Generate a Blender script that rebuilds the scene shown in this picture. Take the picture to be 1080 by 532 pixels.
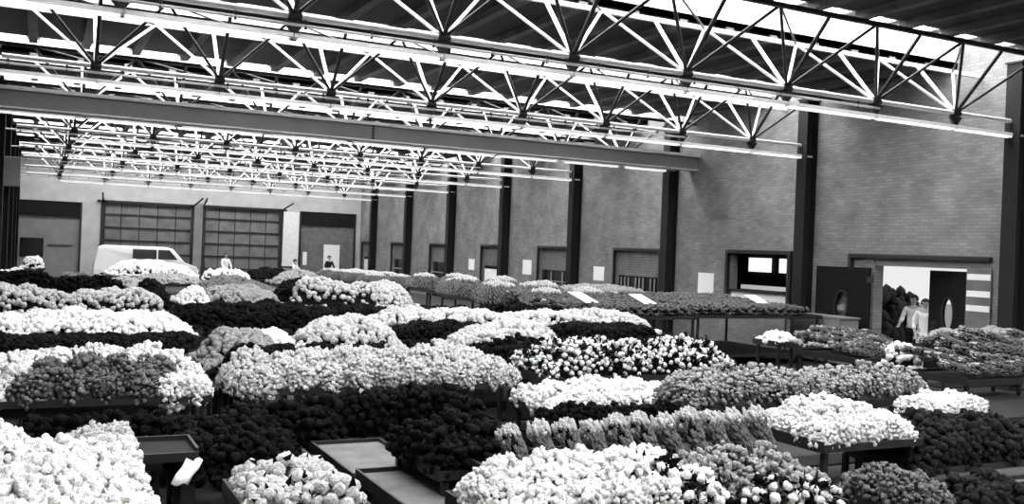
import bpy, bmesh, math, random
import numpy as np
from mathutils import Vector, Matrix
PI = math.pi
random.seed(7); rng = np.random.default_rng(7)
S = bpy.context.scene
for o in list(bpy.data.objects): bpy.data.objects.remove(o)
C = S.collection
# ------------------------------------------------------------------ camera
# world: X runs across the hall to the brick wall, Y down the hall, Z up; units metres
YAW, ROLL, EYE = math.radians(26.5195), math.radians(2.2695), 2.4
cam = bpy.data.cameras.new('camera'); cam.sensor_width = 36; cam.lens = 998.79/1080*36
cam.clip_start = .05; cam.clip_end = 500
camo = bpy.data.objects.new('camera', cam); C.objects.link(camo)
fw = Vector((math.sin(YAW), math.cos(YAW), 0)); rt0 = Vector((math.cos(YAW), -math.sin(YAW), 0)); up0 = Vector((0,0,1))
rt = rt0*math.cos(ROLL) + up0*math.sin(ROLL); up = up0*math.cos(ROLL) - rt0*math.sin(ROLL)
camo.matrix_world = Matrix(((rt.x,up.x,-fw.x,0),(rt.y,up.y,-fw.y,0),(rt.z,up.z,-fw.z,EYE),(0,0,0,1)))
S.camera = camo
# ------------------------------------------------------------------ light
S.view_settings.view_transform = 'Standard'; S.view_settings.look = 'None'
S.view_settings.gamma = 1; S.view_settings.use_curve_mapping = False
S.view_settings.exposure = -0.15
SKYLIGHT, LAMP, OUTSIDE = 14.0, .9, .95
w = bpy.data.worlds.new('sky'); S.world = w; w.use_nodes = True
bg = w.node_tree.nodes['Background']; bg.inputs[0].default_value = (1,1,1,1); bg.inputs[1].default_value = OUTSIDE
# ------------------------------------------------------------------ materials
def nodes(name):
    m = bpy.data.materials.new(name); m.use_nodes = True
    return m, m.node_tree, m.node_tree.nodes['Principled BSDF']
def mat(name, v, rough=.6, metal=0, var=0, scale=8, bump=0):
    m, nt, b = nodes(name)
    b.inputs['Base Color'].default_value = (v,v,v,1); b.inputs['Roughness'].default_value = rough
    b.inputs['Metallic'].default_value = metal
    if rough > .5: b.inputs['Specular IOR Level'].default_value = .15
    if var or bump:
        tc = nt.nodes.new('ShaderNodeTexCoord'); n = nt.nodes.new('ShaderNodeTexNoise')
        n.inputs['Scale'].default_value = scale; n.inputs['Detail'].default_value = 4
        nt.links.new(tc.outputs['Object'], n.inputs['Vector'])
        if var:
            r = nt.nodes.new('ShaderNodeMapRange'); r.inputs[1].default_value = .3; r.inputs[2].default_value = .7
            r.inputs[3].default_value = v*(1-var); r.inputs[4].default_value = min(1, v*(1+var))
            nt.links.new(n.outputs[0], r.inputs[0]); nt.links.new(r.outputs[0], b.inputs['Base Color'])
        if bump:
            bp = nt.nodes.new('ShaderNodeBump'); bp.inputs['Strength'].default_value = bump; bp.inputs['Distance'].default_value = .02
            nt.links.new(n.outputs[0], bp.inputs['Height']); nt.links.new(bp.outputs[0], b.inputs['Normal'])
    return m
def emit(name, v, s):
    m, nt, b = nodes(name)
    b.inputs['Base Color'].default_value = (v,v,v,1)
    b.inputs['Emission Color'].default_value = (1,1,1,1); b.inputs['Emission Strength'].default_value = s
    return m
def petal(name, v, dark=.5, scale=60):
    """flower colour: speckled between petal and the darker eye of each bloom"""
    m, nt, b = nodes(name); b.inputs['Roughness'].default_value = .8; b.inputs['Specular IOR Level'].default_value = .1
    tc = nt.nodes.new('ShaderNodeTexCoord'); n = nt.nodes.new('ShaderNodeTexNoise')
    n.inputs['Scale'].default_value = scale; n.inputs['Detail'].default_value = 2
    nt.links.new(tc.outputs['Object'], n.inputs['Vector'])
    r = nt.nodes.new('ShaderNodeMapRange'); r.inputs[1].default_value = .33; r.inputs[2].default_value = .55
    r.inputs[3].default_value = v*dark; r.inputs[4].default_value = v
    nt.links.new(n.outputs[0], r.inputs[0]); nt.links.new(r.outputs[0], b.inputs['Base Color'])
    vo = nt.nodes.new('ShaderNodeTexVoronoi'); vo.inputs['Scale'].default_value = 95; nt.links.new(tc.outputs['Object'], vo.inputs['Vector'])
    bp = nt.nodes.new('ShaderNodeBump'); bp.inputs['Strength'].default_value = .9; bp.inputs['Distance'].default_value = .008
    nt.links.new(vo.outputs['Distance'], bp.inputs['Height']); nt.links.new(bp.outputs[0], b.inputs['Normal'])
    return m
def brick():
    m, nt, b = nodes('brick'); b.inputs['Roughness'].default_value = .85
    tc = nt.nodes.new('ShaderNodeTexCoord'); sp = nt.nodes.new('ShaderNodeSeparateXYZ'); cb = nt.nodes.new('ShaderNodeCombineXYZ')
    nt.links.new(tc.outputs['Object'], sp.inputs[0])
    ad = nt.nodes.new('ShaderNodeMath'); nt.links.new(sp.outputs[0], ad.inputs[0]); nt.links.new(sp.outputs[1], ad.inputs[1])
    nt.links.new(ad.outputs[0], cb.inputs[0]); nt.links.new(sp.outputs[2], cb.inputs[1])
    t = nt.nodes.new('ShaderNodeTexBrick'); nt.links.new(cb.outputs[0], t.inputs['Vector'])
    t.inputs['Scale'].default_value = 1; t.inputs['Brick Width'].default_value = .23; t.inputs['Row Height'].default_value = .075
    t.inputs['Mortar Size'].default_value = .009; t.inputs['Mortar Smooth'].default_value = .3
    t.inputs['Color1'].default_value = (.16,.16,.16,1); t.inputs['Color2'].default_value = (.22,.22,.22,1); t.inputs['Mortar'].default_value = (.15,.15,.15,1)
    n = nt.nodes.new('ShaderNodeTexNoise'); n.inputs['Scale'].default_value = 1.3; n.inputs['Detail'].default_value = 5
    nt.links.new(cb.outputs[0], n.inputs['Vector'])
    r = nt.nodes.new('ShaderNodeMapRange'); r.inputs[1].default_value = .3; r.inputs[2].default_value = .7; r.inputs[3].default_value = .75; r.inputs[4].default_value = 1.25
    nt.links.new(n.outputs[0], r.inputs[0])
    mx = nt.nodes.new('ShaderNodeMix'); mx.data_type = 'RGBA'; mx.blend_type = 'MULTIPLY'; mx.inputs[0].default_value = 1
    nt.links.new(t.outputs['Color'], mx.inputs[6]); nt.links.new(r.outputs[0], mx.inputs[7])
    nt.links.new(mx.outputs[2], b.inputs['Base Color'])
    bp = nt.nodes.new('ShaderNodeBump'); bp.inputs['Strength'].default_value = .6; bp.inputs['Distance'].default_value = .01
    nt.links.new(t.outputs['Fac'], bp.inputs['Height']); bp.invert = True; nt.links.new(bp.outputs[0], b.inputs['Normal'])
    return m
M = dict(brick=brick(), floor=mat('floor', .04, .7, var=.35, scale=.9), roof=mat('roof_deck', .05, .8, var=.3, scale=.7),
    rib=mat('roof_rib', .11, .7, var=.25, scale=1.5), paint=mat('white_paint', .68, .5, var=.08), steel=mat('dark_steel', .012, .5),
    column=mat('column_paint', .02, .6), grey=mat('grey_paint', .2, .6, var=.12, scale=2), render=mat('pale_render', .42, .8, var=.12, scale=1.5),
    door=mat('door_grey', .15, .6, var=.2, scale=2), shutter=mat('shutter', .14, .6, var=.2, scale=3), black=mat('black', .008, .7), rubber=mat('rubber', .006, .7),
    glassdark=mat('dark_glass', .01, .15), white=mat('white_enamel', .8, .35), paper=mat('paper', .85, .8), chrome=mat('chrome', .5, .2, 1),
    cart=mat('trolley_board', .015, .7, var=.4, scale=5), cartgrey=mat('pale_board', .16, .8, var=.3, scale=4), rim=mat('trolley_rim', .012, .5),
    skin=mat('skin', .38, .6), cloth=mat('white_cloth', .75, .8, var=.05), dark_cloth=mat('dark_cloth', .015, .8), hair=mat('hair', .012, .5),
    lamp=emit('lamp_tube', .9, LAMP), pane=emit('skylight_pane', .9, SKYLIGHT), lit=emit('lit_window', .9, 1.2), yard=mat('yard', .35, .9, var=.2),
    bush=mat('bush_leaf', .05, .8), leaf=mat('leaf', .003, .8), leafgrey=mat('leaf_grey', .04, .7), duct=mat('duct', .15, .5, var=.1, scale=1.5))
TONE = dict(white=petal('petal_white', .92, .80, 55), pale=petal('petal_pale', .66, .55, 45), light=petal('petal_light', .40, .5, 50),
    mid=petal('petal_mid', .20, .35, 60), dark=petal('petal_dark', .003, .5, 40), darkgrey=petal('petal_darkgrey', .018, .3, 40))
# ------------------------------------------------------------------ helpers
def obj(name, mesh, m=None, parent=None, kind=None, loc=None):
    o = bpy.data.objects.new(name, mesh); C.objects.link(o)
    if m is not None and not mesh.materials:
        mesh.materials.append(m)
    if parent: o.parent = parent
    if kind: o['kind'] = kind
    if loc: o.location = loc
    return o
def thing(name, label, cat, loc=(0,0,0), rotz=0, group=None):
    o = bpy.data.objects.new(name, None); C.objects.link(o); o.empty_display_size = .2
    o.location = loc; o.rotation_euler = (0,0,rotz); return tag(o, label, cat, group)
def tag(o, label, cat, group=None, kind=None):
    o['label'] = label; o['category'] = cat
    if group: o['group'] = group
    if kind: o['kind'] = kind
    return o
def done(bm, name, smooth=False, bevel=0):
    if bevel: bmesh.ops.bevel(bm, geom=bm.edges[:], offset=bevel, segments=2, affect='EDGES', profile=.5)
    me = bpy.data.meshes.new(name); bm.to_mesh(me); bm.free()
    if smooth: me.polygons.foreach_set('use_smooth', [True]*len(me.polygons))
    return me
def bx(bm, x0,x1,y0,y1,z0,z1):
    v = [bm.verts.new(p) for p in ((x0,y0,z0),(x1,y0,z0),(x1,y1,z0),(x0,y1,z0),(x0,y0,z1),(x1,y0,z1),(x1,y1,z1),(x0,y1,z1))]
    for f in ((3,2,1,0),(4,5,6,7),(0,1,5,4),(1,2,6,5),(2,3,7,6),(3,0,4,7)): bm.faces.new([v[i] for i in f])
def box(name, b, m, parent=None, kind=None, bevel=0):
    bm = bmesh.new(); bx(bm, *b); return obj(name, done(bm, name, bevel=bevel), m, parent, kind)
def boxes(name, bs, m, parent=None, kind=None):
    bm = bmesh.new()
    for b in bs: bx(bm, *b)
    return obj(name, done(bm, name), m, parent, kind)
def lathe(name, prof, seg=20):
    bm = bmesh.new(); rings = []
    for r, z in prof: rings.append([bm.verts.new((r*math.cos(2*PI*k/seg), r*math.sin(2*PI*k/seg), z)) for k in range(seg)])
    for a, b in zip(rings, rings[1:]):
        for k in range(seg): bm.faces.new((a[k], a[(k+1)%seg], b[(k+1)%seg], b[k]))
    bm.faces.new(rings[0][::-1]); bm.faces.new(rings[-1]); return done(bm, name, True)
def prism(name, poly, axis, a, b, bevel=0):
    """poly is a list of 2-D points, extruded along axis from a to b"""
    bm = bmesh.new()
    def P(u, v, t): return {'x':(t,u,v),'y':(u,t,v),'z':(u,v,t)}[axis]
    A = [bm.verts.new(P(u,v,a)) for u,v in poly]; B = [bm.verts.new(P(u,v,b)) for u,v in poly]
    bm.faces.new(A[::-1]); bm.faces.new(B); n = len(poly)
    for k in range(n): bm.faces.new((A[k],A[(k+1)%n],B[(k+1)%n],B[k]))
    bmesh.ops.recalc_face_normals(bm, faces=bm.faces[:])
    return done(bm, name, bevel=bevel)
STRUT = {}
def strut(name, p, q, r, m, parent, square=False):
    """a bar of radius r from p to q; all bars share a unit mesh"""
    key = (m.name, square)
    if key not in STRUT:
        me = lathe('bar', [(1,0),(1,1)], 4 if square else 10)
        if square: me.polygons.foreach_set('use_smooth', [False]*len(me.polygons))
        me.materials.append(m); STRUT[key] = me
    p, q = Vector(p), Vector(q); o = bpy.data.objects.new(name, STRUT[key]); C.objects.link(o); o.parent = parent
    d = q-p; o.location = p; o.rotation_mode = 'QUATERNION'
    qt = d.to_track_quat('Z','Y')
    if square: qt = qt @ Matrix.Rotation(PI/4, 3, 'Z').to_quaternion()
    o.rotation_quaternion = qt; o.scale = (r, r, d.length); return o
def wall(name, axis, at, thick, u0, u1, z0, z1, holes, m):
    """wall slab with real openings: holes = (u0,u1,z0,z1)"""
    us = sorted({u0,u1,*[h[0] for h in holes],*[h[1] for h in holes]}); zs = sorted({z0,z1,*[h[2] for h in holes],*[h[3] for h in holes]})
    bs = []
    for a, b in zip(us, us[1:]):
        run = None
        for c, d in zip(zs, zs[1:]):
            cu, cz = (a+b)/2, (c+d)/2
            if any(h[0]<cu<h[1] and h[2]<cz<h[3] for h in holes):
                if run: bs.append((a,b,*run)); run = None
            else: run = (run[0], d) if run else (c, d)
        if run: bs.append((a,b,*run))
    if axis == 'x': return boxes(name, [(at,at+thick,a,b,c,d) for a,b,c,d in bs], m, kind='structure')
    return boxes(name, [(a,b,at,at+thick,c,d) for a,b,c,d in bs], m, kind='structure')
# ------------------------------------------------------------------ the hall
XW, YB, XL, YF, ZR = 18.0, 57.5, -7.0, -7.0, 6.85
BAYS = [12.8 + 5.95*k for k in range(8)]
SKY_Y = [BAYS[0]-5.95*3, BAYS[0]-5.95*2, BAYS[0]-5.95] + BAYS
box('floor', (XL-.3, XW+.3, YF-.3, YB+.3, -.2, 0), M['floor'], kind='structure')
# openings in the brick wall
BIG = (13.9, 16.5, 0, 2.55)
HATCH = (19.35, 21.85, .9, 2.62)
BACKDOORS = [(25.29,27.94),(31.03,33.6),(37.0,39.08),(42.98,45.4),(49.02,51.36),(55.0,56.9)]
wall('wall_right', 'x', XW, .3, YF, YB+.3, 0, ZR+.8, [BIG, HATCH] + [(a,b,0,2.6) for a,b in BACKDOORS], M['brick'])
wall('wall_left', 'x', XL-.3, .3, YF, YB+.3, 0, ZR+.5, [], M['render'])
wall('wall_front', 'y', YF-.3, .3, XL-.3, XW+.3, 0, ZR+.5, [], M['render'])
BAY_A, BAY_B, BAY_C, BAY_D = (-1.4,2.05,0,4.2), (3.1,7.95,0,4.35), (8.5,13.05,0,4.38), (14.15,17.7,0,4.38)
wall('wall_back', 'y', YB, .3, XL, XW, 0, ZR+.5, [BAY_A,BAY_B,BAY_C,BAY_D], M['render'])
# roof deck in strips between the skylights, with ribs running down the hall
sk = [(t-.55, t+1.6) for t in SKY_Y]
strips, y = [], YF-.3
for a, b in sk:
    if a > y: strips.append((-1.1, XW+.3, y, a, ZR, ZR+.12))
    y = max(y, b)
strips.append((-1.1, XW+.3, y, YB+.3, ZR, ZR+.12)); strips.append((XL-.3, -1.1, YF-.3, YB+.3, ZR, ZR+.12))
boxes('ceiling', strips, M['roof'], kind='structure')
ribs = []
for k in range(-6, 18):
    x = .8 + 1.085*k
    if x > XW-.1 or x < XL: continue
    y = YF
    for a, b in sk + [(YB, YB)]:
        ribs.append((x-.09, x+.09, y, a, ZR-.14, ZR)); y = b
boxes('trim_1', ribs, M['rib'], kind='structure')
for i, (a, b) in enumerate(sk):
    panes = []
    for k in range(-2, 17):
        x = .8 + 1.085*k
        x0, x1 = max(x+.05, -1.08), min(x+1.035, XW-.02)
        if x1-x0 > .3: panes.append((x0, x1, a+.03, b-.03, ZR+.70, ZR+.73))
    boxes('window_%d' % (i+1), panes, M['pane'], kind='structure')
    wl = [(-1.1, XW+.3, a-.06, a, ZR, ZR+.78), (-1.1, XW+.3, b, b+.06, ZR, ZR+.78), (-1.16,-1.1,a-.06,b+.06,ZR,ZR+.78),
          (-1.1, XW+.3, a-.06, b+.06, ZR+.76, ZR+.78)]
    for k in range(-1, 17):
        x = .8 + 1.085*k
        if x < XW-.1: wl.append((x-.03, x+.03, a, b, ZR+.6, ZR+.74)); wl.append((x-.14, x+.14, a, a+.3, ZR, ZR+.3))
    boxes('trim_%d' % (i+2), wl, M['paint'], kind='structure')
NT = len(sk)+2
# ------------------------------------------------------------------ wall columns (built as I-sections)
ORD = ['nearest','second','third','fourth','fifth','sixth','seventh','eighth']
def column(label, x0, x1, yc, grp=None):
    t = thing('steel_column', label, 'column', ((x0+x1)/2, yc, 0), 0, grp); hw = (x1-x0)/2
    box('web', (-hw+.02, hw-.02, -.015, .015, 0, ZR-.2), M['column'], t)
    for s in (-1, 1): box('flange', (s*hw-.02, s*hw+.02, -.17, .17, 0, ZR-.2), M['column'], t)
    box('base_plate', (-hw-.06, hw+.06, -.22, .22, 0, .03), M['steel'], t)
    box('cap_plate', (-hw-.05, hw+.05, -.2, .2, ZR-.2, ZR-.165), M['steel'], t)
    return t
for k, y in enumerate(BAYS):
    column('dark steel column against the brick wall, %s one counted from the right edge' % ORD[k], XW-.36, XW, y-.05)
for k, y in enumerate(BAYS):
    if k > 1: column('dark steel columns in a row down the left side of the hall', -1.35, -1.0, y, 'columns down the left side')
hb = thing('wall_heater', 'pale grey box mounted high on the dark column at the left edge', 'heater', (-.98, 36.3, 3.95))
box('casing', (-.3,.33,-.25,.25,0,1.0), M['grey'], hb, bevel=.02); boxes('grille', [(-.25,.28,-.27,-.25,.1+.12*k,.16+.12*k) for k in range(7)], M['grey'], hb)
# ------------------------------------------------------------------ trusses
NODES = [.8 + 2.17*k for k in range(8)]
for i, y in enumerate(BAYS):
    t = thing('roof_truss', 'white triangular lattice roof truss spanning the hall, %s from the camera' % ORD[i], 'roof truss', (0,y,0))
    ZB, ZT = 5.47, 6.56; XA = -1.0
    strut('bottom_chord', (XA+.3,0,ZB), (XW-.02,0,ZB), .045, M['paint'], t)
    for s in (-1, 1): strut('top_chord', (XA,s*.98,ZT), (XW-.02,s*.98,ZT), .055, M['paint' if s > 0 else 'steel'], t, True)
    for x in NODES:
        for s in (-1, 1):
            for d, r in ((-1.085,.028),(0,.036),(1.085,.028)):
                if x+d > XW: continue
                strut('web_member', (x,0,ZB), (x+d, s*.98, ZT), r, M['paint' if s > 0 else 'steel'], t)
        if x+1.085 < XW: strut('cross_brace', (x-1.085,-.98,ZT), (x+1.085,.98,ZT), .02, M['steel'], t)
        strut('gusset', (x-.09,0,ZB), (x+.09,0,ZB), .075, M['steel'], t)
    # conduit under the bottom chord, with clips
    c = thing('conduit', 'thin white conduit clipped under the %s roof truss' % ORD[i], 'pipe', (0,y,0))
    strut('pipe', (XA,-.03,5.345), (13.9,-.03,5.345), .022, M['paint'], c)
    for k in range(16): strut('clip', (XA+.4+.93*k,-.03,5.30), (XA+.4+.93*k,-.03,ZB-.05), .02, M['steel'], c)
# fluorescent battens below each truss
def batten_meshes(gap):
    L = 2.17-gap
    h = prism('housing', [(-.085,.0),(-.06,.06),(.06,.06),(.085,.0)], 'x', 0, L)
    tb = lathe('tube', [(.02,0),(.02,L-.1)], 10)
    tb.transform(Matrix.Translation((.05,0,0)) @ Matrix.Rotation(PI/2,4,'Y'))
    br = prism('bracket', [(-.17,.16),(.17,.16),(.03,-.01),(-.03,-.01)], 'y', -.03, .03)
    h.materials.append(M['paint']); tb.materials.append(M['lamp']); br.materials.append(M['steel']); return h, tb, br
BAT = {False: batten_meshes(.02), True: batten_meshes(.2)}
for i, y in enumerate(BAYS):
    h, tb, br = BAT[i == 2]
    for k in range(9):
        x = .8 + 2.17*(k-1) + (.1 if i == 2 else 0)
        if x < -1.3: x = -1.3
        if i > 2 and k == 0: continue
        if x + 2.17 > 18.3 : continue
        t = thing('fluorescent_lamp', 'white fluorescent batten lamps in a row under the %s roof truss' % ORD[i], 'ceiling lamp', (x, y, 5.17), 0, 'batten lamps under the %s truss' % ORD[i])
        obj('housing', h, None, t)
        for s in (-1,1): o = obj('tube', tb, None, t); o.location = (0, s*.04, -.022)
        o = obj('bracket', br, None, t); o.location = (-.1 if i == 2 else 0, 0, .07)
        strut('hanger', (0,0,.06), (0,0,.28), .012, M['paint'], t)
# grey box girder in front of the third truss
t = thing('box_girder', 'plain grey box girder spanning the hall in front of the third truss', 'beam', (0,23.7,0))
box('girder_face', (-1.6, XW-.02, -.22, .22, 5.15, 5.52), M['duct'], t); box('top_flange', (-1.6, XW-.02, -.32, .32, 5.52, 5.60), M['paint'], t)
box('bottom_lip', (-1.6, XW-.02, -.25, .25, 5.12, 5.15), M['paint'], t); box('joint_strap', (7.55,7.62,-.24,-.22,5.15,5.52), M['steel'], t)
# ------------------------------------------------------------------ openings in the brick wall
def frame_bs(a, b, z0, z1, x, d=.12, w_=.09):
    return [(x-d,x+.02,a-w_,a,z0,z1+w_),(x-d,x+.02,b,b+w_,z0,z1+w_),(x-d,x+.02,a,b,z1,z1+w_)]
for i, (a, b) in enumerate(BACKDOORS):
    n = i+3; t = obj('door_%d' % n, bpy.data.meshes.new('e'), None, None, 'structure') if False else thing('door_%d' % n, '', '')
    del t['label']; del t['category']; t['kind'] = 'structure'
    boxes('frame', frame_bs(a,b,0,2.6,XW,.08), M['steel'], t)
    boxes('roller_shutter', [(XW+.1,XW+.14,a,b,1.75+.085*k,1.83+.085*k) for k in range(10)], M['shutter'], t)
    box('lower_panel', (XW+.16,XW+.2,a,b,0,1.75), M['glassdark'], t)
    if i == 0: boxes('bars', [(XW+.1,XW+.13,a+.2+.22*k,a+.26+.22*k,.9,1.7) for k in range(11) if k not in (3,7)], M['grey'], t)
    elif i in (1,): boxes('bars', [(XW+.1,XW+.13,a,b,1.3,1.34),(XW+.1,XW+.13,a+.8,a+.86,1.0,1.7),(XW+.1,XW+.13,a+1.7,a+1.76,1.0,1.7)], M['grey'], t)
    elif i in (2,5): box('white_panel', (XW+.1,XW+.13,a+.1,b-.1,.9,1.6), M['white'], t)
    else: boxes('bars', [(XW+.1,XW+.13,a,b,1.2,1.26)], M['grey'], t)
box('wall_store', (XW+.3,XW+.4,25.4,YB+.3,0,3), M['render'], kind='structure').name = 'wall_behind_doors'
# hatch: dark room with two bright windows behind
t = thing('window_20','',''); del t['label']; del t['category']; t['kind']='structure'
a,b,z0,z1 = HATCH
boxes('frame', frame_bs(a,b,z0,z1,XW,.1,.1), M['steel'], t)
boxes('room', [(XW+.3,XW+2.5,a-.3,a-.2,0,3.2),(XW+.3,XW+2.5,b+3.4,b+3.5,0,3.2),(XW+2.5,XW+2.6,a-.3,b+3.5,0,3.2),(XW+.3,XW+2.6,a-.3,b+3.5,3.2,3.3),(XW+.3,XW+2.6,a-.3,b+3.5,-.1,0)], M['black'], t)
boxes('bright_panes', [(XW+2.42,XW+2.48,22.85,23.85,2.08,2.52),(XW+2.42,XW+2.48,21.95,22.45,2.08,2.52)], M['lit'], t)
box('counter_front', (XW+.05,XW+.12,a+.05,b-.05,.92,1.52), M['white'], t)
box('counter_edge', (XW+.0,XW+.2,a+.02,b-.02,1.52,1.58), M['steel'], t)
box('back_counter', (XW+.4,XW+.5,a+.05,b-.05,1.60,1.72), M['white'], t)
# leaning dark pole by the second column
t = thing('leaning_pole', 'dark pole leaning against the wall left of the second column', 'pole', (XW-.15,19.25,0))
strut('shaft', (-.35,-.35,0), (0,.05,2.6), .03, M['steel'], t); strut('ferrule', (-.35,-.35,0), (-.34,-.34,.08), .04, M['rubber'], t)
# big doorway
boxes('trim_%d' % NT, frame_bs(BIG[0]-.55,17.15,0,2.6,XW,.12,.09)[1:], M['steel'], kind='structure')
box('trim_%d' % (NT+1), (XW+.02,XW+.1,13.9,16.5,2.42,2.55), M['grey'], kind='structure')
def oval(name, ry, rz, m, parent, x, y, z, ring=None):
    bm = bmesh.new(); n = 28; vs = [[bm.verts.new((dx, ry*math.cos(2*PI*k/n), rz*math.sin(2*PI*k/n))) for k in range(n)] for dx in (-.01,.01)]
    bm.faces.new(vs[0]); bm.faces.new(vs[1][::-1])
    for k in range(n): bm.faces.new((vs[0][k],vs[1][k],vs[1][(k+1)%n],vs[0][(k+1)%n]))
    o = obj(name, done(bm, name), m, parent); o.location = (x,y,z); return o
def swing_door(label, loc, rotz, width, lit):
    t = thing('swing_door', label, 'door', loc, rotz)
    # leaf extends along +Y from the hinge, with a real oval hole
    bm = bmesh.new(); n = 32; cy, cz, ry, rz, H_ = width/2, 1.38, .20, .36, 2.36
    rim, oval_ = [], []
    for k in range(n):
        a_ = 2*PI*k/n; c_, s_ = math.cos(a_), math.sin(a_)
        oval_.append((cy+ry*c_, cz+rz*s_))
        sc = min(width/2/max(abs(c_),1e-6), (H_-cz if s_ > 0 else cz)/max(abs(s_),1e-6)); rim.append((cy+sc*c_, cz+sc*s_))
    cor = [(width,H_),(0,H_),(0,0),(width,0)]
    for q in cor:
        k = min(range(n), key=lambda k: (rim[k][0]-q[0])**2+(rim[k][1]-q[1])**2); rim[k] = q
    V = {}
    for dx in (-.025,.025):
        V[dx] = ([bm.verts.new((dx,u,v)) for u,v in rim], [bm.verts.new((dx,u,v)) for u,v in oval_])
    for k in range(n):
        j = (k+1)%n
        for dx in V: bm.faces.new((V[dx][0][k],V[dx][0][j],V[dx][1][j],V[dx][1][k]))
        for w_ in (0,1): bm.faces.new((V[-.025][w_][k],V[.025][w_][k],V[.025][w_][j],V[-.025][w_][j]))
    bmesh.ops.recalc_face_normals(bm, faces=bm.faces[:])
    obj('door_leaf', done(bm,'leaf'), M['rubber'], t)
    bm = bmesh.new(); q = [[bm.verts.new((dx, cy+(ry+e)*math.cos(2*PI*k/n), cz+(rz+e)*math.sin(2*PI*k/n))) for k in range(n)] for dx,e in ((-.04,0),(-.04,.035),(.04,.035),(.04,0))]
    for m_ in range(4):
        for k in range(n): bm.faces.new((q[m_][k],q[(m_+1)%4][k],q[(m_+1)%4][(k+1)%n],q[m_][(k+1)%n]))
    obj('window_ring', done(bm,'ring',True), M['column'], t)
    for z in (.3,2.0): box('hinge', (-.04,.04,-.05,.08,z,z+.14), M['steel'], t)
    box('push_plate', (-.035,.035,width-.35,width-.1,.85,1.2), M['column'], t)
    return t
swing_door('black swing door with an oval window, closed flat against the brick wall', (XW-.17,16.45,0), 0, 1.75, False)
swing_door('black swing door with a bright oval window, standing half open right of the doorway', (XW+.06,13.92,0), math.radians(-19), 1.5, True)
t = thing('door_emblem', 'small pale crest printed on the black oval window door', 'sign', (XW-.21,17.32,1.28))
prism_ = prism('crest', [(-.1,.0),(.1,.0),(.12,.1),(.05,.08),(.04,.16),(-.03,.12),(-.08,.18),(-.1,.1)], 'x', -.008, .008); obj('crest', prism_, M['grey'], t)
t = thing('low_cupboard', 'low grey cupboard standing in front of the black swing door', 'cupboard', (XW-.75,17.25,0))
box('body', (-.3,.3,-.75,.75,.06,1.12), M['grey'], t, bevel=.01); box('top_board', (-.33,.33,-.78,.78,1.12,1.16), M['grey'], t)
box('plinth', (-.27,.27,-.72,.72,0,.06), M['steel'], t)
for s in (-1,1): d = box('door', (-.32,-.3,min(0,s*.74),max(0,s*.74),.08,1.1), M['grey'], t); box('handle', (-.35,-.32,s*.08-.01,s*.08+.01,.55,.75), M['steel'], d)
t = thing('striped_board', 'upright board with white and dark stripes at the right of the doorway', 'board', (XW-.03,13.32,0))
box('board', (-.03,.0,0,.6,0,2.42), M['shutter'], t)
for z in (1.03,1.52,1.83,2.19): box('white_stripe', (-.04,-.03,0.02,.58,z,z+.13), M['white'], t)
# notices
for y, z, w_, h_, lab in ((22.9,1.38,.72,.62,'white notice on the wall left of the lit hatch'),(29.0,1.5,.7,.5,'white notice on the brick wall beside the door with bars'),
    (34.6,1.5,.75,.6,'white notice on the wall left of the fourth column from the right'),(40.2,1.5,.6,.5,'small white notice far along the brick wall, past the fifth column')):
    o = box('wall_notice', (XW-.03,XW-.002,y-w_/2,y+w_/2,z,z+h_), M['paper']); tag(o, lab, 'notice')
# outside the big doorway
o = box('ground', (XW+.3, XW+40, -10, 45, -.2, -.02), M['yard'], kind='structure')
t = thing('bush', 'dark bush outside the bright doorway', 'bush', (XW+3.5,19.1,0))
# ------------------------------------------------------------------ back wall bays
def struct_empty(name, loc=(0,0,0)):
    o = bpy.data.objects.new(name, None); C.objects.link(o); o.location = loc; o['kind'] = 'structure'; return o
def sectional(name, a, b, z1):
    t = struct_empty(name)
    n, rows, y = 5, 6, YB+.12
    box('panel', (a,b,y,y+.05,0,z1), M['door'], t)
    bs = [(a+(b-a)*k/n-.02,a+(b-a)*k/n+.02,y-.03,y,0,z1) for k in range(1,n)]; boxes('mullions', bs, M['column'], t)
    boxes('rails', [(a,b,y-.05,y,z1*k/rows-.045,z1*k/rows+.045) for k in range(1,rows+1)], M['steel'], t)
    boxes('frame', [(a-.1,a+.14,YB-.06,YB+.02,0,z1+.05),(b-.14,b+.1,YB-.06,YB+.02,0,z1+.05),(a-.3,b+.3,YB-.06,YB+.02,z1-.08,z1+.06)], M['steel'], t)
    for s, x in ((-1,a),(1,b)): strut('track', (x,YB-.05,z1), (x+s*.15,YB-2.2,z1+.35), .05, M['steel'], t)
sectional('door_10', 3.1, 7.95, 4.35); sectional('door_11', 8.5, 13.05, 4.38)
for nm, (a,b,_,z1), zh in (('door_12', BAY_A, 3.35), ('door_13', BAY_D, 3.55)):
    t = struct_empty(nm); y = YB+.16
    box('header', (a,b,y-.1,y,zh,z1), M['black'], t)
    if nm == 'door_12':
        boxes('leaf', [(a,b,y,y+.05,0,zh)], M['grey'], t); box('dark_window', (-.95,.2,y-.03,y,1.1,2.15), M['glassdark'], t)
        box('cross_rail', (.4,1.6,y-.04,y,1.75,1.82), M['steel'], t)
    else:
        boxes('leaf', [(a,b,y,y+.05,0,zh)], M['shutter'], t)
        box('wicket_door', (15.75,16.75,y-.05,y,.1,2.4), M['white'], t); box('wicket_handle', (15.82,15.86,y-.12,y-.05,1.0,1.2), M['steel'], t)
        box('white_label', (14.45,14.7,y-.03,y,1.1,1.9), M['paper'], t)
    boxes('frame', [(a,a+.1,YB-.04,YB+.1,0,z1),(b-.1,b,YB-.04,YB+.1,0,z1)], M['steel'], t)
box('wall_yard', (XL,XW,YB+.4,YB+.5,0,ZR), M['black'], kind='structure')
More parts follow.
